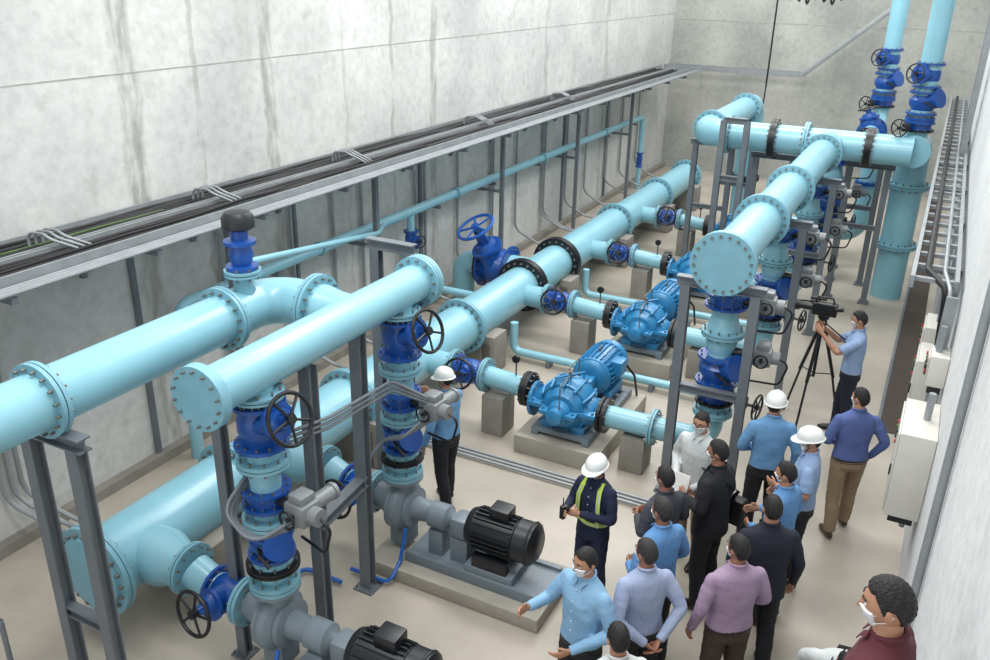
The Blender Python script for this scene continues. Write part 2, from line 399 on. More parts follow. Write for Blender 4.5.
def frameX(x0,x1,y,zt,mids=(),name='pipe_support_frame'):
    b=B(name); post(b,x0,y,0,zt-.05); post(b,x1,y,0,zt-.05); beam(b,(x0-.1,y,zt),(x1+.1,y,zt))
    for z in mids: beam(b,(x0,y,z),(x1,y,z),.08)
    return b.done()
for y in(8.46,11.35,14.2):
    frameX(-2.08,-1.36,y,HZ-HR-.055,(1.35,))
frameX(-1.35,-.72,16.25,2.5,(1.4,)); frameX(-4.2,-3.5,16.6,2.54,(1.3,)); frameX(-2.95,-2.3,16.15,2.5)
frameX(-4.25,-3.55,18.9,2.54,(1.3,))
b=B('pipe_support_frame')
for x in(-3.4,-3.0): post(b,x,15.2,0,3.2)
beam(b,(-3.4,15.2,3.2),(-3.0,15.2,3.2)); beam(b,(-3.4,15.2,2.2),(-3.0,15.2,2.2)); b.done()

# ------------------------------------------------------------ left group
LX,LZ,LR=-4.03,2.85,.17
b=B('discharge_header_pipe')
b.cyl((LX,3.7,LZ),(LX,6.32,LZ),LR,PIPE,32)
b.cyl((LX,3.6,LZ),(LX,3.635,LZ),.235,PIPED,32); b.flange((LX,3.655,LZ),(0,1,0),.235,PIPED,.05,14,pair=False)
for k in range(14):
    a=2*math.pi*(k+.5)/14; b.cyl((LX+.2*math.cos(a),3.575,LZ+.2*math.sin(a)),(LX+.2*math.cos(a),3.61,LZ+.2*math.sin(a)),.011,BOLT,6)
b.flange((LX,6.32,LZ),(0,1,0),.24,PIPED,.03,14); b.cyl((LX,6.36,LZ),(LX,6.39,LZ),.24,PIPE,32)
b.done()
b=B('inlet_pipe')
b.cyl((-4.9,-1.0,LZ),(-4.9,4.75,LZ),.2,PIPE,32)
b.tube(rounded([(-4.9,4.75,LZ),(-4.9,5.35,LZ),(-4.35,5.35,LZ)],.42,12),.2,PIPE,28)
b.tube([(-4.35,5.35,LZ),(-4.2,5.35,LZ),(-4.03,5.35,LZ)],[.2,.17,.16],PIPE,28)
for y in(3.1,4.75): b.flange((-4.9,y,LZ),(0,1,0),.265,PIPED,.03,16)
b.flange((-4.42,5.35,LZ),(1,0,0),.28,PIPED,.03,16)
b.cyl((-4.86,4.98,LZ+.1),(-4.86,4.98,LZ+.34),.085,PIPE); b.flange((-4.86,4.98,LZ+.34),(0,0,1),.15,PIPED,.02,8)
b.done()
b=B('air_release_valve')
p=(-4.86,4.98,LZ+.37)
b.lathe(p,(0,0,1),[(0,.13),(.03,.13),(.035,.08),(.12,.1),(.2,.08),(.21,.13),(.24,.13),(.25,.07),(.33,.07)],BLUE)
b.lathe((-4.86,4.98,LZ+.7),(0,0,1),[(0,.1),(.02,.13),(.1,.13),(.14,.1),(.15,.05)],BLKM)
b.done()
b=B('service_pipe');b.path([(-4.78,4.98,LZ+.2),(-5.5,5.6,LZ+.12),(-6.9,9.8,2.0),(-7.2,10.4,1.95)],.035,PIPE,.3,12);b.done()
frameX(-5.13,-4.67,3.12,LZ-.26,(1.05,))
b=B('pipe_support_frame')
post(b,-4.0,4.68,0,2.66,.11); post(b,-4.07,5.42,0,2.66,.11); beam(b,(-4.0,4.68,1.2),(-4.07,5.42,1.2)); b.done()
b=B('pipe_support_frame')
post(b,-4.5,4.2,0,2.62,.09); beam(b,(-4.55,4.2,2.64),(-4.2,4.2,2.64),.07); b.done()
b=B('pipe_support_frame')
post(b,-4.75,6.7,0,2.95,.1); post(b,-4.4,6.7,0,2.95,.1); beam(b,(-4.85,6.7,3.0),(-4.3,6.7,3.0)); b.done()

for i,y in enumerate(GY):
    r=.12
    b=B('riser_pipe')
    b.cyl((LX,y,.98),(LX,y,LZ-.1),r,PIPE,24)
    b.flange((LX,y,2.66),(0,0,1),.2,PIPED,.02,10); b.flange((LX,y,2.1),(0,0,1),.2,PIPED,.025,10); b.flange((LX,y,1.6),(0,0,1),.2,PIPED,.025,10)
    b.lathe((LX,y,1.0),(0,0,1),[(0,.1),(.1,.16),(.22,.16),(.25,.12)],PIPE); b.flange((LX,y,1.0),(0,0,1),.2,PIPED,.03,10); b.flange((LX,y,1.17),(0,0,1),.21,BLK,.02,10)
    b.done()
    gate_valve('gate_valve',(LX,y,2.42),(0,0,1),(.95,-.12,.38),.135,.34,.19,BLK,stemL=.1)
    butterfly('butterfly_valve',LX,y,1.80,.125,True,False,(1,-.1,0))
    check_valve('check_valve',LX,y,1.38,.12,.2)
    b=B('centrifugal_pump'); z=.66; x=LX
    b.box((-3.3,y+.03,.075),(1.85,.84,.15),BASEC,ch=.015)
    b.box((-3.15,y+.03,.19),(1.45,.5,.08),GREYP,ch=.01)
    for s in(-1,1): b.box((-3.15,y+.03+s*.24,.2),(1.45,.05,.12),GREYP,ch=.01)
    b.lathe((x-.11,y,z-.04),(1,0,0),[(0,.12),(.01,.2),(.04,.25),(.16,.25),(.2,.2),(.22,.12)],GREYP,28)
    b.torus((x,y,z-.04),(1,0,0),.19,.075,GREYP,28,12)
    b.tube([(x,y,z),(x,y,.96)],[.13,.11],GREYP,20); b.flange((x,y,.95),(0,0,1),.2,GREYP,.03,8,pair=False)
    b.tube([(x-.1,y,z-.04),(x-.2,y,z-.02),(x-.3,y,z)],[.16,.13,.13],GREYP,20); b.flange((x-.32,y,z),(1,0,0),.21,PIPED,.03,8)
    b.lathe((x+.1,y,z-.04),(1,0,0),[(0,.2),(.04,.2),(.05,.12),(.22,.1),(.24,.13),(.42,.13),(.44,.08),(.5,.04),(.62,.04)],GREYP,20)
    b.box((x+.42,y,.35),(.16,.2,.3),GREYP,ch=.02); b.box((x,y,.33),(.2,.22,.26),GREYP,ch=.02)
    b.box((x+.68,y,z-.06),(.2,.22,.22),GREYP,ch=.05); b.box((x+.68,y,.36),(.18,.2,.26),GREYP)
    c=V((-2.93,y,z-.02))
    b.lathe(c+V((-.35,0,0)),(1,0,0),[(0,.05),(.02,.17),(.07,.19),(.08,.18),(.5,.18),(.52,.2),(.68,.2),(.72,.14)],BLKM,28)
    for k in range(24):
        t=2*math.pi*k/24; d=V((0,math.cos(t),math.sin(t))); R=Matrix.Rotation(t,3,'X'); b.box(c+V((-.06,0,0))+d*.19,(.4,.035,.01),BLKM,R)
    b.torus(c+V((.3,0,0)),(1,0,0),.2,.012,BLKM)
    b.box(c+V((-.02,.02,.23)),(.2,.18,.12),BLKM,ch=.02)
    for s in(-1,1): b.box(c+V((-.05,s*.15,-.27)),(.36,.09,.16),BLKM,ch=.01)
    b.box(c+V((-.05,0,-.36)),(.5,.42,.1),GREYP,ch=.01)
    b.path([(x+.15,y-.2,.5),(x+.15,y-.3,.2),(x+.15,y-.5,.06),(x-.3,y-.5,.06)],.02,BLUW,.08,8)
    b.done()
    b=B('suction_branch_pipe')
    b.tube([(MX+.72,y,MZ),(LX-.66,y,.66)],[.15,.14],PIPE,24)
    b.done()
    gate_valve('gate_valve',(LX-.5,y,.66),(1,0,0),(-.1,-1,.15),.13,.3,.19,BLK,stemL=.14)
    b=B('flexible_conduit')
    for k in range(3):
        dz=.045*k
        if i==0: b.path([(x+.42,y-.05,1.72+dz),(x+.2,y-.34-.03*k,1.66),(x-.12,y-.28-.03*k,1.72+dz),(x-.1,y+.2,2.06+dz),(x+.12,y+.62,2.1+dz),(x+.14,y+1.5,2.06+dz),(x+.4,y+1.78,1.85+.02*k)],.015,STEEL,.16,8)
        else: b.path([(x+.42,y-.05,1.72+dz),(x+.24,y-.3-.03*k,1.6),(x+.0,y-.26-.03*k,1.5),(x-.08,y-.52,1.3),(x-.05,y-.55,1.2)],.015,STEEL,.14,8)
    b.done()
b=B('concrete_pipe_pedestal');b.box((0,0,.25),(.85,.4,.5),CONC,ch=.02);b.box((.36,0,.3),(.22,.4,.6),CONC,ch=.02);b.box((-.36,0,.3),(.22,.4,.6),CONC,ch=.02)
ped=b.done((MX,4.75,0))
for y in(7.4,10.35,13.2,16.1,19.0,21.3): copyobj(ped,(MX,y,0))
b=B('concrete_pedestal');b.box((0,0,.27),(.3,.36,.54),CONC,ch=.015);pd=b.done((-4.4,PY[0]+.02,0))
for y in PY[1:]: copyobj(pd,(-4.4,y+.02,0))
for y in PY: copyobj(pd,(-2.55,y+.03,0)).scale=(1,1,.82)

b=B('floor_service_pipe')
b.path([(-5.2,10.85,.6),(-5.2,10.85,.14),(-1.95,10.85,.14),(-1.95,10.85,.0)],.06,PIPE,.12,14)
for x in(-4.6,-3.9,-3.0): b.box((x,10.85,.05),(.06,.16,.1),STEEL)
b.done()
b=B('floor_service_pipe')
b.path([(-5.2,13.75,.6),(-5.2,13.75,.14),(-1.95,13.75,.14),(-1.95,13.75,.0)],.06,PIPE,.12,14);b.box((-3.9,13.75,.05),(.06,.16,.1),STEEL);b.done()
b=B('floor_conduit')
for k in range(3): b.path([(-5.3,7.95+.07*k,.9),(-5.3,7.95+.07*k,.04),(-2.0,7.95+.07*k,.04),(-2.0,9.0,.04)],.018,TRAY,.1,8)
b.done()
b=B('floor_conduit')
b.path([(-7.2,3.0,.05),(-4.9,3.0,.05),(-4.9,3.35,.05),(-3.0,3.4,.05)],.025,BLUW,.08,8)
b.path([(-7.0,4.9,.05),(-4.75,4.9,.05),(-4.75,5.3,.05),(-4.3,5.3,.05)],.022,BLUW,.08,8); b.done()

WX,WZ=-7.25,1.95
b=B('service_water_pipe')
b.path([(WX,6.4,.0),(WX,6.4,WZ),(WX,22.7,WZ),(WX,22.7,1.0)],.075,PIPE,.15,16)
for y in(7.2,8.9,12.6,16.2,19.8): b.cyl((WX,y,WZ),(WX,y+.05,WZ),.1,PIPED,18)
for y in(8,10,12,14,16,18,20,22): b.box((WX-.13,y,WZ-.1),(.4,.05,.05),STEEL)
b.path([(WX,11.2,WZ),(WX,11.2,.75),(MX-.2,11.2,.75)],.06,PIPE,.14,14)
b.done()
gate_valve('gate_valve',(WX,11.2,1.5),(0,0,1),(1,-.3,0),.08,.26,.1,BLK,stemL=.08)
b=B('pressure_relief_valve');b.lathe((WX,22.7,1.0),(0,0,-1),[(0,.1),(.03,.1),(.05,.07),(.2,.09),(.35,.07),(.37,.1),(.4,.1)],BLUE);b.cyl((WX,22.7,.6),(WX,22.7,0),.07,PIPE);b.done()

TZ=3.05
b=B('cable_tray')
for x in(-7.48,-7.02,-6.96,-6.56): b.box((x,11.0,TZ+.01),(.028,27.5,.12),TRAY)
b.box((-6.76,11,TZ-.04),(.38,27.5,.008),TRAY)
for x in(-6.50,-6.44,-6.38): b.tube([(x,-2.7,TZ-.02),(x,24.7,TZ-.02)],.022,TRAY,8)
y=-2.5
while y<24.6:
    b.box((-7.25,y,TZ-.03),(.46,.05,.025),TRAY); y+=.3
y=1.0
while y<25:
    b.box((-6.98,y,TZ-.09),(1.18,.06,.06),STEEL); b.box((WL+.04,y,TZ-.3),(.05,.06,.5),STEEL)
    b.tube([(WL+.05,y,TZ-.5),(-6.9,y,TZ-.1)],.02,STEEL,6); y+=1.5
for y in(25.05,25.5): b.box((-5.6,y,TZ),(3.8,.03,.12),TRAY)
x=-7.4
while x<-3.7: b.box((x,25.27,TZ-.03),(.05,.45,.025),TRAY); x+=.3
for y in(25.05,25.5):
    b.tube([(-3.7,y,TZ),(-1.3,y,5.2),(.3,y,6.6)],[(.06,.018)]*3,TRAY,4,side=(-.66,0,.75))
for k in range(22):
    t=k/22; b.box((-3.7+4*t,25.27,TZ+3.55*t),(.04,.45,.03),TRAY)
b.done()
b=B('cable_bundle')
random.seed(3)
for x in (-7.42,-7.37,-7.32,-7.27,-7.21,-7.15,-7.10,-6.9,-6.86,-6.8,-6.68):
    pts=[];y=-2.5
    while y<24.6: pts.append((x+random.uniform(-.02,.02),y,TZ+.012+random.uniform(0,.03))); y+=.8
    b.tube(pts,.021,CABLE,6)
b.tube([(-7.18,p[1],p[2]+.025) for p in pts if p[1]<7],.008,CABG,6)
for y in(4.9,6.9,9.4,13.0,16.6):
    for k in range(3): b.path([(-7.22,y-.07*k,TZ),(-7.22,y-.07*k,TZ+.17),(-7.0,y-.07*k,TZ+.19),(-6.9,y-.07*k,TZ+.15),(-6.82,y+.25-.07*k,TZ+.0)],.014,TRAY,.09,8)
b.done()
b=B('electrical_conduit')
ys=[3.6,4.2,4.3,4.4,6.1,7.4,7.5,8.7,8.8,9.6,10.3,11.8,12.0,12.1,13.2,14.5,14.6,15.6,16.9,17.0,18.1,18.2,19.4,20.8,20.9,21.9,23.2]
for i,y in enumerate(ys):
    if i%4==0: b.box((WL+.03,y,1.5),(.05,.06,3.0),STEEL)
    else:
        b.path([(WL+.06,y,3.0),(WL+.06,y,.55),(WL+.5,y+.2,.25),(-6.3,y+.3,.12)],.026,TRAY,.3,8)
b.done()
for y in (7.0,9.9,13.9,17.5,21.0):
    b=B('tray_support_post'); b.box((-7.0,y,1.47),(.07,.07,2.94),STEEL); b.box((-7.0,y,.01),(.16,.16,.02),STEEL); b.box((-7.3,y,1.75),(.55,.05,.05),STEEL); b.done()

def big_riser(x,y,r,z0,yto=None):
    b=B('vertical_main_pipe')
    if yto is None: b.cyl((x,y,z0),(x,y,7.3),r,PIPE,28)
    else: b.path([(x,y,7.3),(x,y,2.85),(x,yto,2.85)],r,PIPE,.3,28); b.flange((x,yto+.75,2.85),(0,1,0),r*1.4,BLK,.03,14)
    for z in(3.35,5.4): b.flange((x,y,z),(0,0,1),r*1.4,PIPED if z>5 else BLUE,.035,14)
    b.done()
    check_valve('check_valve',x,y,3.62,r*.95,.34)
    gate_valve('gate_valve',(x,y,4.06),(0,0,1),(-.5,-.85,.1),r*.9,.36,.15,BLK,stemL=.1)
    butterfly('butterfly_valve',x,y,3.24,r,False,True,(-.6,-1,0))
big_riser(-.4,16.2,.165,2.9); big_riser(-1.2,19.0,.16,.9,CY)
gate_valve('gate_valve',(-1.2,17.6,2.85),(0,1,0),(-.3,0,1),.17,.4,.17,BLK,stemL=.12)
b=B('elbow_pipe');b.path([(-.4,CY,HZ),(-.4,16.9,HZ),(-.4,16.9,0)],.27,PIPE,.45,28);b.flange((-.4,16.9,2.1),(0,0,1),.37,PIPED,.035,16);b.flange((-.4,16.9,1.0),(0,0,1),.37,PIPED,.035,16);b.done()
b=B('elbow_pipe');b.path([(-1.2,19.2,2.7),(-1.2,19.2,.5),(-3.6,19.2,.5)],.18,PIPE,.35,28);b.flange((-1.9,19.2,.5),(1,0,0),.28,PIPED,.03,12);b.flange((-1.2,19.2,1.6),(0,0,1),.26,BLUE,.03,12);b.done()
frameX(-1.9,-1.5,18.2,2.6,(1.3,)); frameX(-1.45,-.9,17.3,2.62,(1.5,))
b=B('chain_hoist')
b.tube([(-3.75,20.5,7.2),(-3.75,20.5,3.2)],.02,BLK,6)
b.tube([(-3.75,20.5,3.2),(-3.78,20.45,1.6)],.016,BLK,6); b.box((-3.78,20.45,1.5),(.1,.08,.3),BLK,ch=.02)
for k in range(7):
    x0=-3.55+.17*k; b.tube([(x0+.15*t/8,20.5,5.42-(.36+.05*(k%3))*math.sin(math.pi*t/8)) for t in range(9)],.022,BLK,6)
b.box((-3.0,20.5,5.46),(1.5,.14,.1),BLK); b.cyl((-2.95,20.5,5.4),(-2.95,20.5,7.2),.03,BLK,8)
b.done()

# ------------------------------------------------------------ right wall
b=B('cable_ladder')
for x in(.0,.38): b.box((x,16.4,2.85),(.04,15.4,.12),TRAY)
y=8.8
while y<24: b.box((.19,y,2.86),(.38,.06,.04),TRAY); y+=.45
for y in(9.5,11.5,13.5,15.5,18,21): b.box((.22,y,2.76),(.42,.05,.05),STEEL); b.box((.42,y,2.6),(.04,.05,.4),STEEL)
for y in(8.4,8.75): b.box((.36,y,2.45),(.1,.03,.8),TRAY)
for z in(2.2,2.4,2.6): b.box((.36,8.58,z),(.03,.35,.04),TRAY)
b.path([(.12,24,2.9),(.12,9,2.9),(.3,8.62,2.85),(.36,8.6,1.9)],.03,CABLE,.1,8)
b.path([(.27,24,2.9),(.27,9,2.9),(.34,8.55,2.85),(.36,8.54,1.9)],.02,TRAY,.1,8)
for y in(16.0,16.9): b.box((.33,y,4.8),(.09,.05,3.9),TRAY)
for k in range(12): b.box((.33,16.45,3.1+.32*k),(.04,.9,.05),TRAY)
b.done()
def panel(y,z,w,h,d):
    b=B('control_panel_box'); W=WR-.002; x=W-d/2
    b.box((x,y,z),(d,w,h),PANEL,ch=.012); b.box((W-d-.008,y,z),(.014,w-.05,h-.05),PANEL,ch=.005)
    b.box((W-d-.022,y-w*.38,z),(.015,.03,.1),BLKM,ch=.004)
    for k in range(3):
        for j in range(2): b.cyl((W-d-.02,y+w*.25-.1*k,z+h*.3-.1*j),(W-d-.035,y+w*.25-.1*k,z+h*.3-.1*j),.018,(RED,CABG,BLK)[(k+j)%3],12)
    b.cyl((W-.1,y,z-h/2),(W-.1,y,z-h/2-.3),.025,TRAY,8); b.cyl((W-.1,y,z+h/2),(W-.1,y,z+h/2+.25),.03,TRAY,8)
    b.box((W-d/2,y-w*.45,z-h/2-.03),(d*.7,.04,.06),BLKM)
    return b.done()
panel(7.55,1.6,.75,.8,.28); panel(8.95,1.75,.55,.65,.24); panel(9.85,1.8,.5,.6,.22); panel(8.3,2.2,.3,.3,.16)
b=B('electrical_conduit')
b.cyl((WR-.035,5.35,0),(WR-.035,5.35,4.3),.028,TRAY,10)
for y in(11.2,11.3,13.1): b.cyl((WR-.04,y,0),(WR-.04,y,2.7),.025,TRAY,8)
b.done()
b=B('steel_handrail')
b.tube([(-5.35,2.75,0),(-5.35,2.75,1.1)],.02,STEEL,10);b.tube([(-5.35,2.75,1.1),(-6.4,2.75,1.1)],.02,STEEL,10);b.tube([(-6.4,2.75,1.1),(-6.4,2.75,0)],.02,STEEL,10);b.done()
b=B('steel_staircase')
b.box((-.02,2.45,1.8),(.9,1.3,.06),STEEL,ch=.01)
for k in range(9):
    z=1.83-.2*(k+1)
    if z>.05: b.box((-.02,3.2+.2*k,z-.02),(.86,.24,.04),STEEL)
for x in(-.45,.41):
    b.tube([(x,3.05,1.8),(x,4.95,0)],[(.09,.02)]*2,STEEL,4,side=(0,.69,.72))
    for y in(1.9,3.0): b.box((x,y,.9),(.07,.07,1.8),STEEL)
b.done()

# ------------------------------------------------------------ people
SK=mat('skin_tan',(172,126,100),.5,0,.06,20); SK2=mat('skin_brown',(148,102,80),.5,0,.06,20)
HAIR=mat('hair_black',(18,16,16),.55,0,.3,60,.6,120); HAIRG=mat('hair_greying',(44,42,42),.6,0,.3,60,.6,120)
MASK=mat('mask_white',(218,222,225),.7,0,.03); HELM=mat('helmet_white',(222,225,223),.25,0,0,coat=.4)
EYEW=mat('eye_white',(215,210,205),.3,0,0); LIP=mat('lips',(140,80,72),.5,0,0); GLASS=mat('glasses_black',(15,15,18),.2,0,0)
LENS=mat('lens_glass',(60,66,74),.1,0,0)
SHOE=mat('leather_shoe_black',(22,20,20),.35,0,.1); BELT=mat('belt_black',(24,22,22),.4,0,0); SHOEB=mat('leather_shoe_brown',(66,44,32),.4,0,.1)
BTN=mat('shirt_button',(220,220,218),.4,0,0)
def cloth(n,c): return mat(n,c,.85,0,.1,7,.6,11)
def stripe(n,c1,c2,freq):
    m=cloth(n,c1); nt=m.node_tree; b_=nt.nodes['Principled BSDF']
    tc=nt.nodes.new('ShaderNodeTexCoord'); w=nt.nodes.new('ShaderNodeTexWave'); w.bands_direction='X'; w.inputs['Scale'].default_value=freq; w.inputs['Distortion'].default_value=0
    mp=nt.nodes.new('ShaderNodeMapping'); mp.inputs['Rotation'].default_value=(0,0,math.radians(-45)); nt.links.new(tc.outputs['Object'],mp.inputs['Vector']); nt.links.new(mp.outputs['Vector'],w.inputs['Vector'])
    r=nt.nodes.new('ShaderNodeValToRGB'); r.color_ramp.elements[0].position=.35; r.color_ramp.elements[0].color=lin(c1); r.color_ramp.elements[1].position=.6; r.color_ramp.elements[1].color=lin(c2)
    nt.links.new(w.outputs['Fac'],r.inputs['Fac']); nt.links.new(r.outputs['Color'],b_.inputs['Base Color']); return m
LBS=cloth('shirt_light_blue',(100,146,188)); LBS2=cloth('shirt_sky_blue',(126,166,198)); MBS=cloth('shirt_blue',(92,140,190)); BLS=cloth('shirt_slate_blue',(80,98,150))
PBS=cloth('shirt_pale_blue',(140,164,200))
WHS=cloth('shirt_white',(188,192,192)); STS=stripe('shirt_pale_stripe',(162,172,196),(142,156,188),22); LIL=cloth('shirt_lilac',(152,130,154)); MAR=cloth('shirt_maroon',(84,34,44))
NVY=cloth('coverall_navy',(22,30,58)); BLS_=cloth('suit_black',(22,23,28)); NVS=cloth('suit_navy',(22,28,42)); DGS=cloth('shirt_dark_grey',(60,62,70))
BKP=cloth('trousers_black',(24,25,32)); KHA=cloth('trousers_khaki',(136,118,94)); BRN=cloth('trousers_brown',(66,52,42)); NVP=cloth('trousers_navy',(28,32,50))
HIV=mat('reflective_yellow_green',(180,202,72),.5,0,0); REF=mat('reflective_silver',(190,195,200),.3,.3,0)
PAPER=mat('paper_white',(225,225,222),.7,0,0); BAG=mat('bag_black',(20,20,22),.5,0,.1,10,.3,30)
def sm(a,b,x):
    t=max(0,min(1,(x-a)/(b-a))); return t*t*(3-2*t)
def headpt(az,el,off=0,soft=False):
    d=V((math.sin(az)*math.cos(el),math.cos(az)*math.cos(el),math.sin(el)))
    x=d.x*.073;y=d.y*.095;z=d.z*.115
    low=sm(.0,-.9,d.z)
    if d.y>0: x*=1-.30*low; y*=1-.08*low; y*=1-.05*sm(.5,1,d.y)
    else: x*=1-.2*low; y*=1-.32*low
    az=(az+math.pi)%(2*math.pi)-math.pi
    g=lambda a0,e0,sa,se: math.exp(-((az-a0)/sa)**2-((el-e0)/se)**2)
    f=0
    nz=.5 if soft else 1
    f+=nz*(.022*g(0,-.24,.13,.13)+.010*g(0,-.04,.10,.2))
    f-=.007*(g(.36,.02,.17,.12)+g(-.36,.02,.17,.12))
    f+=.004*(g(.38,.24,.25,.09)+g(-.38,.24,.25,.09))
    f+=.006*g(0,-.52,.24,.08)+.008*g(0,-.95,.4,.18)
    f-=.003*g(0,-.66,.3,.06)
    return V((x,y,z))+d*(f+off)
def headshell(b,T,offf,m,nu=56,nv=40,soft=False):
    vs=[];fs=[]
    for j in range(nv+1):
        e=-math.pi/2+math.pi*j/nv
        for i in range(nu):
            a=2*math.pi*i/nu-math.pi; vs.append(T@headpt(a,e,offf(a,e),soft))
    for j in range(nv):
        for i in range(nu):
            i2=(i+1)%nu; fs.append([j*nu+i,j*nu+i2,(j+1)*nu+i2,(j+1)*nu+i])
    b.add(vs,fs,m)
def hairoff(a,e):
    aa=abs(a)
    if aa<.9: thr=.60+.05*math.sin(a*3+.6)
    elif aa<1.3: thr=.6-(aa-.9)/.4*.42
    elif aa<1.45: thr=.18-(aa-1.3)/.15*.3
    elif aa<1.6: thr=-.12
    elif aa<1.85: thr=.12
    elif aa<2.4: thr=.12-(aa-1.85)/.55*.7
    else: thr=-.58
    top=sm(.3,1.2,e)*.005
    return -.010+(.018+top+.0016*math.sin(a*14+e*9)*math.cos(e)+.0012*math.sin(a*23-e*17)*math.cos(e))*sm(thr-.07,thr+.09,e)
def maskoff(a,e):
    aa=abs(a)
    k=sm(-.05,-.13,e)*sm(1.12,1.0,aa)*sm(-1.3,-1.12,e)
    return -.012+(.019+.0015*math.sin(e*30))*k
def helmet(b,T):
    vs=[];fs=[];n=32;prof=[0,.2,.4,.6,.8,1.0,1.2,1.4,1.57]
    for e in prof:
        for i in range(n):
            a=2*math.pi*i/n; rx,ry=.108,.13; c_=math.cos(e)**.85 if e<1.56 else .001
            rid=1+.05*math.exp(-((math.sin(a)*c_)/.12)**2)
            vs.append(T@V((rx*math.sin(a)*c_,ry*math.cos(a)*c_,.03+.118*math.sin(e)*rid)))
    for j in range(len(prof)-1):
        for i in range(n):
            i2=(i+1)%n; fs.append([j*n+i,j*n+i2,(j+1)*n+i2,(j+1)*n+i])
    b.add(vs,fs,HELM)
    vs=[];fs=[]
    for (k,dz) in ((0,.004),(1,-.004),(1,-.010),(0,-.006)):
        for i in range(n):
            a=2*math.pi*i/n; ca=math.cos(a); ex=.012+.045*max(0,ca)**2 if k else 0; 
            vs.append(T@V(((.106+ex)*math.sin(a),(.128+ex)*ca,.03+dz-.25*ex*(1 if ca>0 else .6))))
    for j in range(4):
        for i in range(n):
            i2=(i+1)%n;j2=(j+1)%4; fs.append([j*n+i,j*n+i2,j2*n+i2,j2*n+i])
    b.add(vs,fs,HELM)
    for s in(-1,1): b.tube([T@V((s*.09,.01,.03)),T@V((s*.074,.02,-.06)),T@V((s*.03,.05,-.118)),T@V((0,.06,-.122))],.004,BLK,6)
def hand(b,w,d,n,skin,curl=.5,sgn=1):
    d=V(d).normalized(); n=V(n); n=(n-d*n.dot(d)).normalized(); s=d.cross(n)*sgn
    b.tube([w-d*.02,w+d*.01,w+d*.05,w+d*.09,w+d*.098],[(.024,.017),(.026,.018),(.038,.016),(.04,.014),(.034,.01)],skin,12,side=tuple(s))
    for k,(o,L) in enumerate(((-.029,.07),(-.01,.08),(.01,.074),(.028,.06))):
        p=w+d*(.088-abs(o)*.15)+s*(-o); a=0; pts=[p]; q=p
        for j,fr in enumerate((.45,.32,.23)):
            a+=curl*(.7+.1*k) ; q=q+(d*math.cos(a)+n*math.sin(a))*L*fr; pts.append(q)
        b.tube(pts,[.0095,.009,.0082,.0062],skin,7)
    p=w+d*.028+s*.026; q=p+(d*.62+s*.7+n*.25).normalized()*.034; r=q+(d*.9+s*.25+n*.4*curl*2).normalized()*.028
    b.tube([w+d*.01+s*.012,p,q,r],[.013,.0125,.0105,.008],skin,7)
ARMS={'down':((.265,-.03,1.10),(.275,.06,.86)),'front':((.255,-.02,1.12),(.07,.24,1.08)),'belly':((.27,-.02,1.11),(.1,.22,.98)),
 'behind':((.27,-.12,1.12),(.06,-.2,.93)),'read':((.24,.05,1.12),(.12,.32,1.2)),'cross':((.25,.06,1.10),(-.02,.22,1.14)),
 'point':((.29,.06,1.12),(.27,.29,1.16)),'camera':((.22,.2,1.2),(.12,.4,1.38)),'reach':((.26,.22,1.18),(.2,.46,1.2)),'pocket':((.3,-.08,1.13),(.22,.04,.9))}
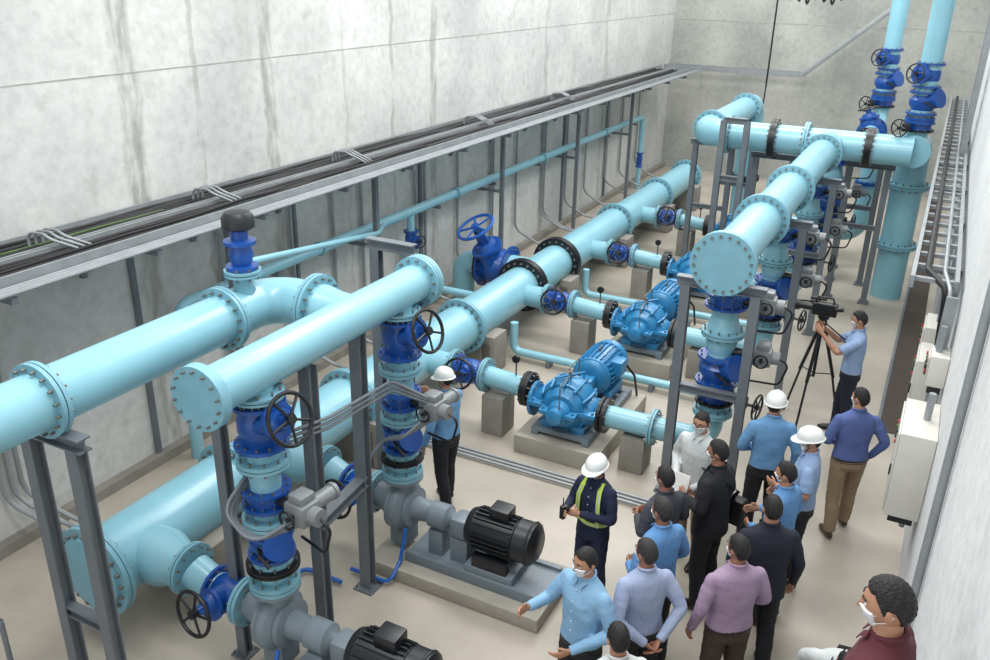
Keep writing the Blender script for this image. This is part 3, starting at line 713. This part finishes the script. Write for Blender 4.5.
def person(name,x,y,h,H,shirt,pants,arms=('down','down'),z=0,skin=SK,hair=HAIR,jacket=False,sleeve='long',mask=True,helm=False,glasses=False,turn=0,nod=0,lean=0,step=0,shoe=SHOE,props=None,wide=1.0,vest=False):
    s=H/1.7
    body=B('tmp'); lp=math.radians(lean)
    def up(p):
        p=V(p)
        if p.z>.9 and lp: 
            q=p-V((0,0,.92)); q=Matrix.Rotation(-lp*min(1,(p.z-.9)/.12),3,'X')@q; p=q+V((0,0,.92))
        return p
    def loft(secs,m,n=28,fold=0):
        S=[];
        for i in range(len(secs)-1):
            a,b_=secs[i],secs[i+1]; k=max(1,int(abs(b_[0]-a[0])/.013))
            for j in range(k): t=j/k; S.append([a[q]*(1-t)+b_[q]*t for q in range(4)])
        S.append(list(secs[-1])); vs=[];fs=[]
        for zc,cy,rx,ry in S:
            for k in range(n):
                a=2*math.pi*k/n; c_,s_=math.cos(a),math.sin(a)
                f=1+fold*(math.sin(a*3+zc*22)*.5+math.sin(a*5-zc*31+1)*.5)*sm(1.42,1.2,zc)
                vs.append(up((f*rx*wide*math.copysign(abs(c_)**.85,c_),cy+f*ry*math.copysign(abs(s_)**.9,s_),zc)))
        for i in range(len(S)-1):
            for k in range(n):
                k2=(k+1)%n; fs.append([i*n+k,i*n+k2,(i+1)*n+k2,(i+1)*n+k])
        fs.append(list(range(n))[::-1]); fs.append([(len(S)-1)*n+k for k in range(n)])
        body.add(vs,fs,m)
    def limb(pts,rs,m,n=16,fold=0):
        P=[];R_=[]
        for i in range(len(pts)-1):
            a,b_=V(pts[i]),V(pts[i+1]); k=max(1,int((b_-a).length/.012))
            for j in range(k): t=j/k; P.append(a.lerp(b_,t)); R_.append(rs[i]*(1-t)+rs[i+1]*t)
        P.append(V(pts[-1])); R_.append(rs[-1])
        for _ in range(6): P=[P[0]]+[(P[i-1]+P[i]*2+P[i+1])/4 for i in range(1,len(P)-1)]+[P[-1]]
        if fold: R_=[r*(1+fold*math.sin(i*.9+len(P)+H*40)*math.sin(i*.31+H*90)) for i,r in enumerate(R_)]
        body.tube(P,R_,m,n)
        body.ell(P[0],(R_[0],)*3,m,None,12,8)
        if not fold: body.ell(P[-1],(R_[-1]*.98,)*3,m,None,12,8)
    hem=.80 if jacket else .93
    g=.012 if jacket else 0
    low=[(hem,0,.180+g,.130+g)] if jacket else []
    loft(low+[(.93,0,.172+g,.126+g),(1.0,0,.162+g,.119+g),(1.08,0,.157+g,.116+g),(1.18,0,.17+g,.122+g),(1.28,.0,.18+g,.12+g),(1.34,-.005,.190,.105+g),(1.385,-.01,.168,.092),(1.415,-.012,.125,.078),(1.44,-.010,.085,.068),(1.47,-.008,.064,.062)],shirt,fold=.022)
    loft([(.78,0,.10,.10),(.83,0,.165,.125),(.88,0,.17,.122),(.897,0,.168,.12)],pants)
    if not jacket: loft([(.892,0,.171,.125),(.925,0,.171,.125)],BELT if pants is not NVY else pants)
    else: loft([(.88,0,.168,.12),(.93,0,.16,.115)],pants)
    a,b_=up((0,-.012,1.42)),up((0,.008,1.53)); body.tube([a.lerp(b_,t/8) for t in range(9)],.054,skin,16)
    for sg in(-1,1):
        st=step*sg
        hip=(sg*.088,0,.86); knee=(sg*.105,.02+st*.5,.47); ank=(sg*.115,-.02+st,.09)
        limb([hip,knee,(sg*.112,-.01+st*.8,.27),ank],[.096,.074,.070,.062],pants,fold=.035)
        body.tube([(sg*.117,-.085+st,.042),(sg*.117,-.06+st,.05),(sg*.117,-.03+st,.052),(sg*.12,.03+st,.045),(sg*.125,.08+st,.038),(sg*.128,.12+st,.032),(sg*.13,.16+st,.026),(sg*.13,.185+st,.022)],[(.025,.025),(.034,.044),(.038,.046),(.042,.042),(.045,.036),(.043,.03),(.034,.024),(.016,.014)],shoe,16,side=(1,0,0))
    hands=[]
    for sg,nm in((1,arms[0]),(-1,arms[1])):
        e,w=ARMS[nm] if isinstance(nm,str) else nm
        sh=up((sg*.172*wide,-.008,1.348)); e=up((sg*e[0],e[1],e[2])); w=up((sg*w[0],w[1],w[2]))
        if sleeve=='long' or jacket: limb([sh,sh.lerp(e,.35),e,w],[.056,.061,.051,.036],shirt,fold=.045)
        else:
            m_=sh.lerp(e,.8); limb([sh,sh.lerp(e,.4),m_],[.056,.062,.060],shirt,fold=.03); limb([sh.lerp(e,.6),e,w],[.044,.04,.027],skin)
        d=(w-e).normalized(); nn=V((-sg,0,0)) if abs(d.x)<.75 else V((0,-1,-.3)); hands.append((w,d,nn,sg))
    me=body.mesh(); ob=bpy.data.objects.new('tmp',me); sc.collection.objects.link(ob)
    kd=kdtree.KDTree(len(body.v)); vm=[0]*len(body.v)
    for f,mi in zip(body.f,body.mi):
        for i in f: vm[i]=mi
    for i,v in enumerate(body.v): kd.insert(v,i)
    kd.balance()
    md=ob.modifiers.new('r','REMESH'); md.mode='VOXEL'; md.voxel_size=.010
    md2=ob.modifiers.new('s','SMOOTH'); md2.factor=.5; md2.iterations=4
    dg=bpy.context.evaluated_depsgraph_get(); ev=ob.evaluated_get(dg); m2=ev.to_mesh()
    vs=[v.co.copy() for v in m2.vertices]; fs=[list(p.vertices) for p in m2.polygons]; mats=[vm[kd.find(p.center)[1]] for p in m2.polygons]
    ev.to_mesh_clear(); bpy.data.objects.remove(ob); 
    b=B(name)
    b.M=Matrix.Translation((x,y,z))@Matrix.Rotation(math.radians(h),4,'Z')@Matrix.Scale(s,4)
    b.v+=[b.M@v for v in vs]; b.mats=list(body.mats); b.f+=fs; b.mi+=mats
    for w,d,nn,sg in hands: hand(b,w,d,nn,skin,.45,sg)
    if jacket:
        b.tube([up((-.055,.05,1.46)),up((-.04,.098,1.36)),up((0,.135,1.2))],[(.006,.02)]*3,shirt,8,side=(0,1,.2)); b.tube([up((.055,.05,1.46)),up((.04,.098,1.36)),up((0,.135,1.2))],[(.006,.02)]*3,shirt,8,side=(0,1,.2))
        b.tube([up((0,.062,1.44)),up((0,.105,1.34)),up((0,.128,1.24))],[(.004,.03),(.004,.022),(.004,.004)],BTN,8,side=(0,1,.2))
    for k in range(2):
        q=up((0,-.008,1.462)); b.torus(q+V((0,-.002*k,.012*k)),(0,.28,1),.062,.010,shirt,22,8)
    if not jacket:
        for sg in(-1,1): b.tube([up((sg*.05,.048,1.462)),up((sg*.03,.075,1.435)),up((sg*.034,.09,1.405))],[(.004,.018),(.004,.018),(.003,.004)],shirt,8,side=(0,1,.5))
        for k in range(5): b.ell(up((0,.088+.037*sm(1.4,1.27,1.38-.085*k),1.38-.085*k)),(.006,.004,.006),BTN,None,8,6)
    hc=up((0,.018,1.582)); T=Matrix.Translation(hc)@Matrix.Rotation(math.radians(turn),4,'Z')@Matrix.Rotation(math.radians(-nod-lean*.6),4,'X')@Matrix.Scale(.95,4)
    headshell(b,T,lambda a,e:0,skin)
    T3=T.to_3x3()
    for sg in(-1,1):
        b.ell(T@V((sg*.075,-.008,-.005)),(.010,.018,.029),skin,T3,10,8)
        b.ell(T@V((sg*.030,.0775,.004)),(.013,.008,.006),EYEW,T3,12,8); b.ell(T@V((sg*.030,.0835,.004)),(.0055,.003,.0055),HAIR,T3,8,6)
        b.tube([T@V((sg*.013,.092,.026)),T@V((sg*.03,.090,.031)),T@V((sg*.049,.078,.026))],.0032,hair,6)
    if not mask: b.ell(T@V((0,.088,-.056)),(.024,.008,.006),LIP,T3,12,6)
    else:
        headshell(b,T,maskoff,MASK,soft=True)
        for sg in(-1,1): b.tube([T@V((sg*.060,.045,-.025)),T@V((sg*.076,.0,.015)),T@V((sg*.080,-.026,.0)),T@V((sg*.074,-.012,-.03)),T@V((sg*.054,.045,-.065))],.0022,MASK,5)
    headshell(b,T,hairoff,hair,nu=96,nv=56)
    if helm: helmet(b,T)
    if glasses:
        for sg in(-1,1):
            b.torus(T@V((sg*.031,.098,.003)),(T3@V((0,1,0))),.02,.0022,GLASS,18,5); b.tube([T@V((sg*.052,.096,.005)),T@V((sg*.078,0,.01))],.002,GLASS,5)
        b.tube([T@V((-.011,.1,.006)),T@V((.011,.1,.006))],.002,GLASS,5)
    if vest:
        def band(pts,w=.024,m=HIV):
            q=[up(p) for p in pts]; b.tube(q,[(w,.006)]*len(q),m,6,side=(1,0,0))
        for sg in(-1,1):
            band([(sg*.085,.02,1.435),(sg*.10,.085,1.375),(sg*.115,.122,1.28),(sg*.12,.126,1.15),(sg*.12,.120,1.0)]); band([(sg*.10,.09,1.375),(sg*.115,.127,1.28),(sg*.12,.131,1.15),(sg*.12,.125,1.0)],.009,REF)
            band([(sg*.085,.02,1.435),(sg*.1,-.095,1.37),(0,-.127,1.2),(-sg*.12,-.124,1.0)])
        n=24; pts=[up((.170*math.sin(2*math.pi*k/n),.127*math.cos(2*math.pi*k/n),1.0)) for k in range(n+1)]
        b.tube(pts,[(.022,.006)]*(n+1),HIV,6,side=(0,0,1)); b.tube(pts,[(.008,.009)]*(n+1),REF,6,side=(0,0,1))
    if props: props(b,up,hands)
    return b.done()
def pr_paper(b,up,hands):
    w,d,nn,sg=hands[1]; c=w+d*.12; b.box(c+V((0,.03,.0)),(.012,.22,.3),PAPER,Matrix.Rotation(.3,3,'Y'))
def pr_bag(b,up,hands):
    b.box(up((.27,-.03,.92)),(.12,.3,.26),BAG,ch=.03)
    b.tube([up((.25,.0,1.03)),up((.12,.15,1.28)),up((-.02,.13,1.38)),up((-.1,.0,1.44)),up((-.03,-.13,1.34)),up((.15,-.15,1.2)),up((.26,-.06,1.03))],[(.004,.018)]*7,BAG,6)
def pr_device(b,up,hands):
    w,d,nn,sg=hands[0]; b.box(w+d*.1,(.05,.05,.14),BLK,ch=.01)
    b.tube([w+d*.1+V((0,0,.07)),w+d*.1+V((0,0,.16))],.006,BLK,6)
def pr_strap(b,up,hands):
    b.tube([up((.12,.1,1.36)),up((.1,.0,1.44)),up((.06,-.12,1.34)),up((-.06,-.15,1.15)),up((-.16,-.1,.98))],[(.004,.02)]*5,BAG,6)

person('engineer_in_navy_coverall',-2.15,6.28,165,1.57,NVY,NVY,('read','cross'),helm=True,nod=10,vest=True,props=pr_device)
person('worker_in_white_helmet',-4.12,6.98,75,1.66,LBS,BKP,('reach','down'),helm=True,nod=10,step=.1)
person('visitor_in_light_blue_shirt',-1.67,4.80,158,1.74,LBS2,BKP,('point','belly'),turn=-8,nod=0,sleeve='long',mask=True)
person('visitor_in_white_shirt',-1.22,4.24,40,1.66,WHS,BKP,('down','down'))
person('visitor_in_striped_shirt',-1.33,5.15,45,1.69,STS,BKP,('behind','behind'),hair=HAIRG,skin=SK2,turn=15)
person('visitor_in_blue_shirt',-1.38,5.70,60,1.71,MBS,BKP,('belly','belly'),hair=HAIRG,skin=SK2)
person('visitor_in_dark_grey_shirt',-1.52,6.25,60,1.66,DGS,BKP,('front','front'),skin=SK2)
person('visitor_in_white_shirt',-1.5,7.32,160,1.70,WHS,KHA,('front','belly'),glasses=True,turn=10)
person('visitor_in_black_suit',-1.20,6.74,75,1.76,BLS_,BKP,('belly','front'),jacket=True,turn=10,props=lambda b,u,h:(pr_paper(b,u,h),pr_bag(b,u,h)),skin=SK2)
person('visitor_in_lilac_shirt',-.74,5.5,40,1.71,LIL,BRN,('belly','down'),skin=SK2,wide=1.08,turn=15)
person('visitor_in_navy_suit',-.62,6.12,25,1.73,NVS,BKP,('down','belly'),jacket=True,wide=1.06)
person('visitor_in_blue_shirt',-.62,6.80,70,1.68,MBS,BKP,('front','belly'),turn=10)
person('worker_in_white_helmet',-.95,7.98,20,1.73,LBS,BKP,('down','belly'),helm=True,turn=-20)
person('worker_in_white_helmet',-.52,7.48,95,1.70,PBS,BKP,('belly','front'),helm=True,nod=10,sleeve='short')
person('visitor_in_slate_blue_shirt',-.22,8.6,25,1.70,BLS,KHA,('pocket','belly'),turn=30,step=.12,wide=1.05,shoe=SHOEB)
person('cameraman',-.46,10.8,95,1.74,PBS,NVP,('camera','camera'),step=.08,nod=5,sleeve='short')
person('visitor_in_cream_shirt',.08,5.42,185,1.62,WHS,BKP,('down','down'),lean=42,props=pr_strap,hair=HAIR,z=0)
person('visitor_in_maroon_shirt',.17,2.9,75,1.68,MAR,BKP,('down','belly'),z=1.83,turn=15,nod=5)

b=B('tripod')
T0=V((-.9,10.92,0))
for k in range(3):
    a=math.radians(20+120*k); d=V((math.cos(a),math.sin(a),0))
    b.tube([T0+V((0,0,1.35))+d*.05,T0+V((0,0,.7))+d*.25],.022,BLK,8); b.tube([T0+V((0,0,.75))+d*.23,T0+d*.42+V((0,0,.01))],.015,BLK,8)
    b.tube([T0+V((0,0,.75)),T0+V((0,0,.75))+d*.23],.008,BLK,6)
b.cyl(T0+V((0,0,.7)),T0+V((0,0,1.45)),.02,BLK,10); b.lathe(T0+V((0,0,1.4)),(0,0,1),[(0,.03),(.04,.06),(.1,.05),(.12,.07),(.14,.07)],BLK)
b.tube([T0+V((0,0,1.48)),T0+V((.3,-.05,1.3))],.01,BLK,6)
b.done()
b=B('video_camera')
c=T0+V((0,0,1.64))
b.box(c,(.3,.12,.16),BLK,ch=.02); b.cyl(c+V((-.15,0,0)),c+V((-.3,0,0)),.045,BLK,16); b.cyl(c+V((-.3,0,0)),c+V((-.36,0,0)),.06,BLK,16,.07)
b.cyl(c+V((-.361,0,0)),c+V((-.366,0,0)),.045,LENS,16)
b.tube([c+V((-.12,0,.08)),c+V((-.1,0,.15)),c+V((.08,0,.15)),c+V((.1,0,.08))],.014,BLK,8); b.cyl(c+V((-.2,.07,.1)),c+V((0,.07,.1)),.018,BLK,10)
b.cyl(c+V((.13,-.05,.03)),c+V((.22,-.06,.05)),.03,BLK,12)
b.done()

# ------------------------------------------------------------ lights, world, camera
def area(n,loc,sx,sy,p,rot=(0,0,0),col=(1,.99,.97)):
    L=bpy.data.lights.new(n,'AREA');L.shape='RECTANGLE';L.size=sx;L.size_y=sy;L.energy=p;L.color=col
    o=bpy.data.objects.new(n,L);sc.collection.objects.link(o);o.location=loc;o.rotation_euler=rot
for i,y in enumerate((3.5,10.0,16.5,22.5)): area('ceiling_light',(-3.3,y,8.6),6.0,1.6,(380,440,440,380)[i])
w=bpy.data.worlds.new('w');sc.world=w;w.use_nodes=True
w.node_tree.nodes['Background'].inputs[0].default_value=(.95,.975,1,1);w.node_tree.nodes['Background'].inputs[1].default_value=1.3
cd=bpy.data.cameras.new('camera');co=bpy.data.objects.new('camera',cd);sc.collection.objects.link(co);sc.camera=co
ps,pi_,ro=map(math.radians,(27.0,22.7,1.2))
F=V((-math.sin(ps)*math.cos(pi_),math.cos(ps)*math.cos(pi_),-math.sin(pi_)));r=V((math.cos(ps),math.sin(ps),0));u=r.cross(F)
r2=r*math.cos(ro)+u*math.sin(ro);u2=-r*math.sin(ro)+u*math.cos(ro)
M=Matrix((r2,u2,-F)).transposed().to_4x4();M.translation=V((0,0,5.5));co.matrix_world=M
cd.sensor_width=36;cd.lens=860*36/990;cd.clip_start=.05;cd.clip_end=200
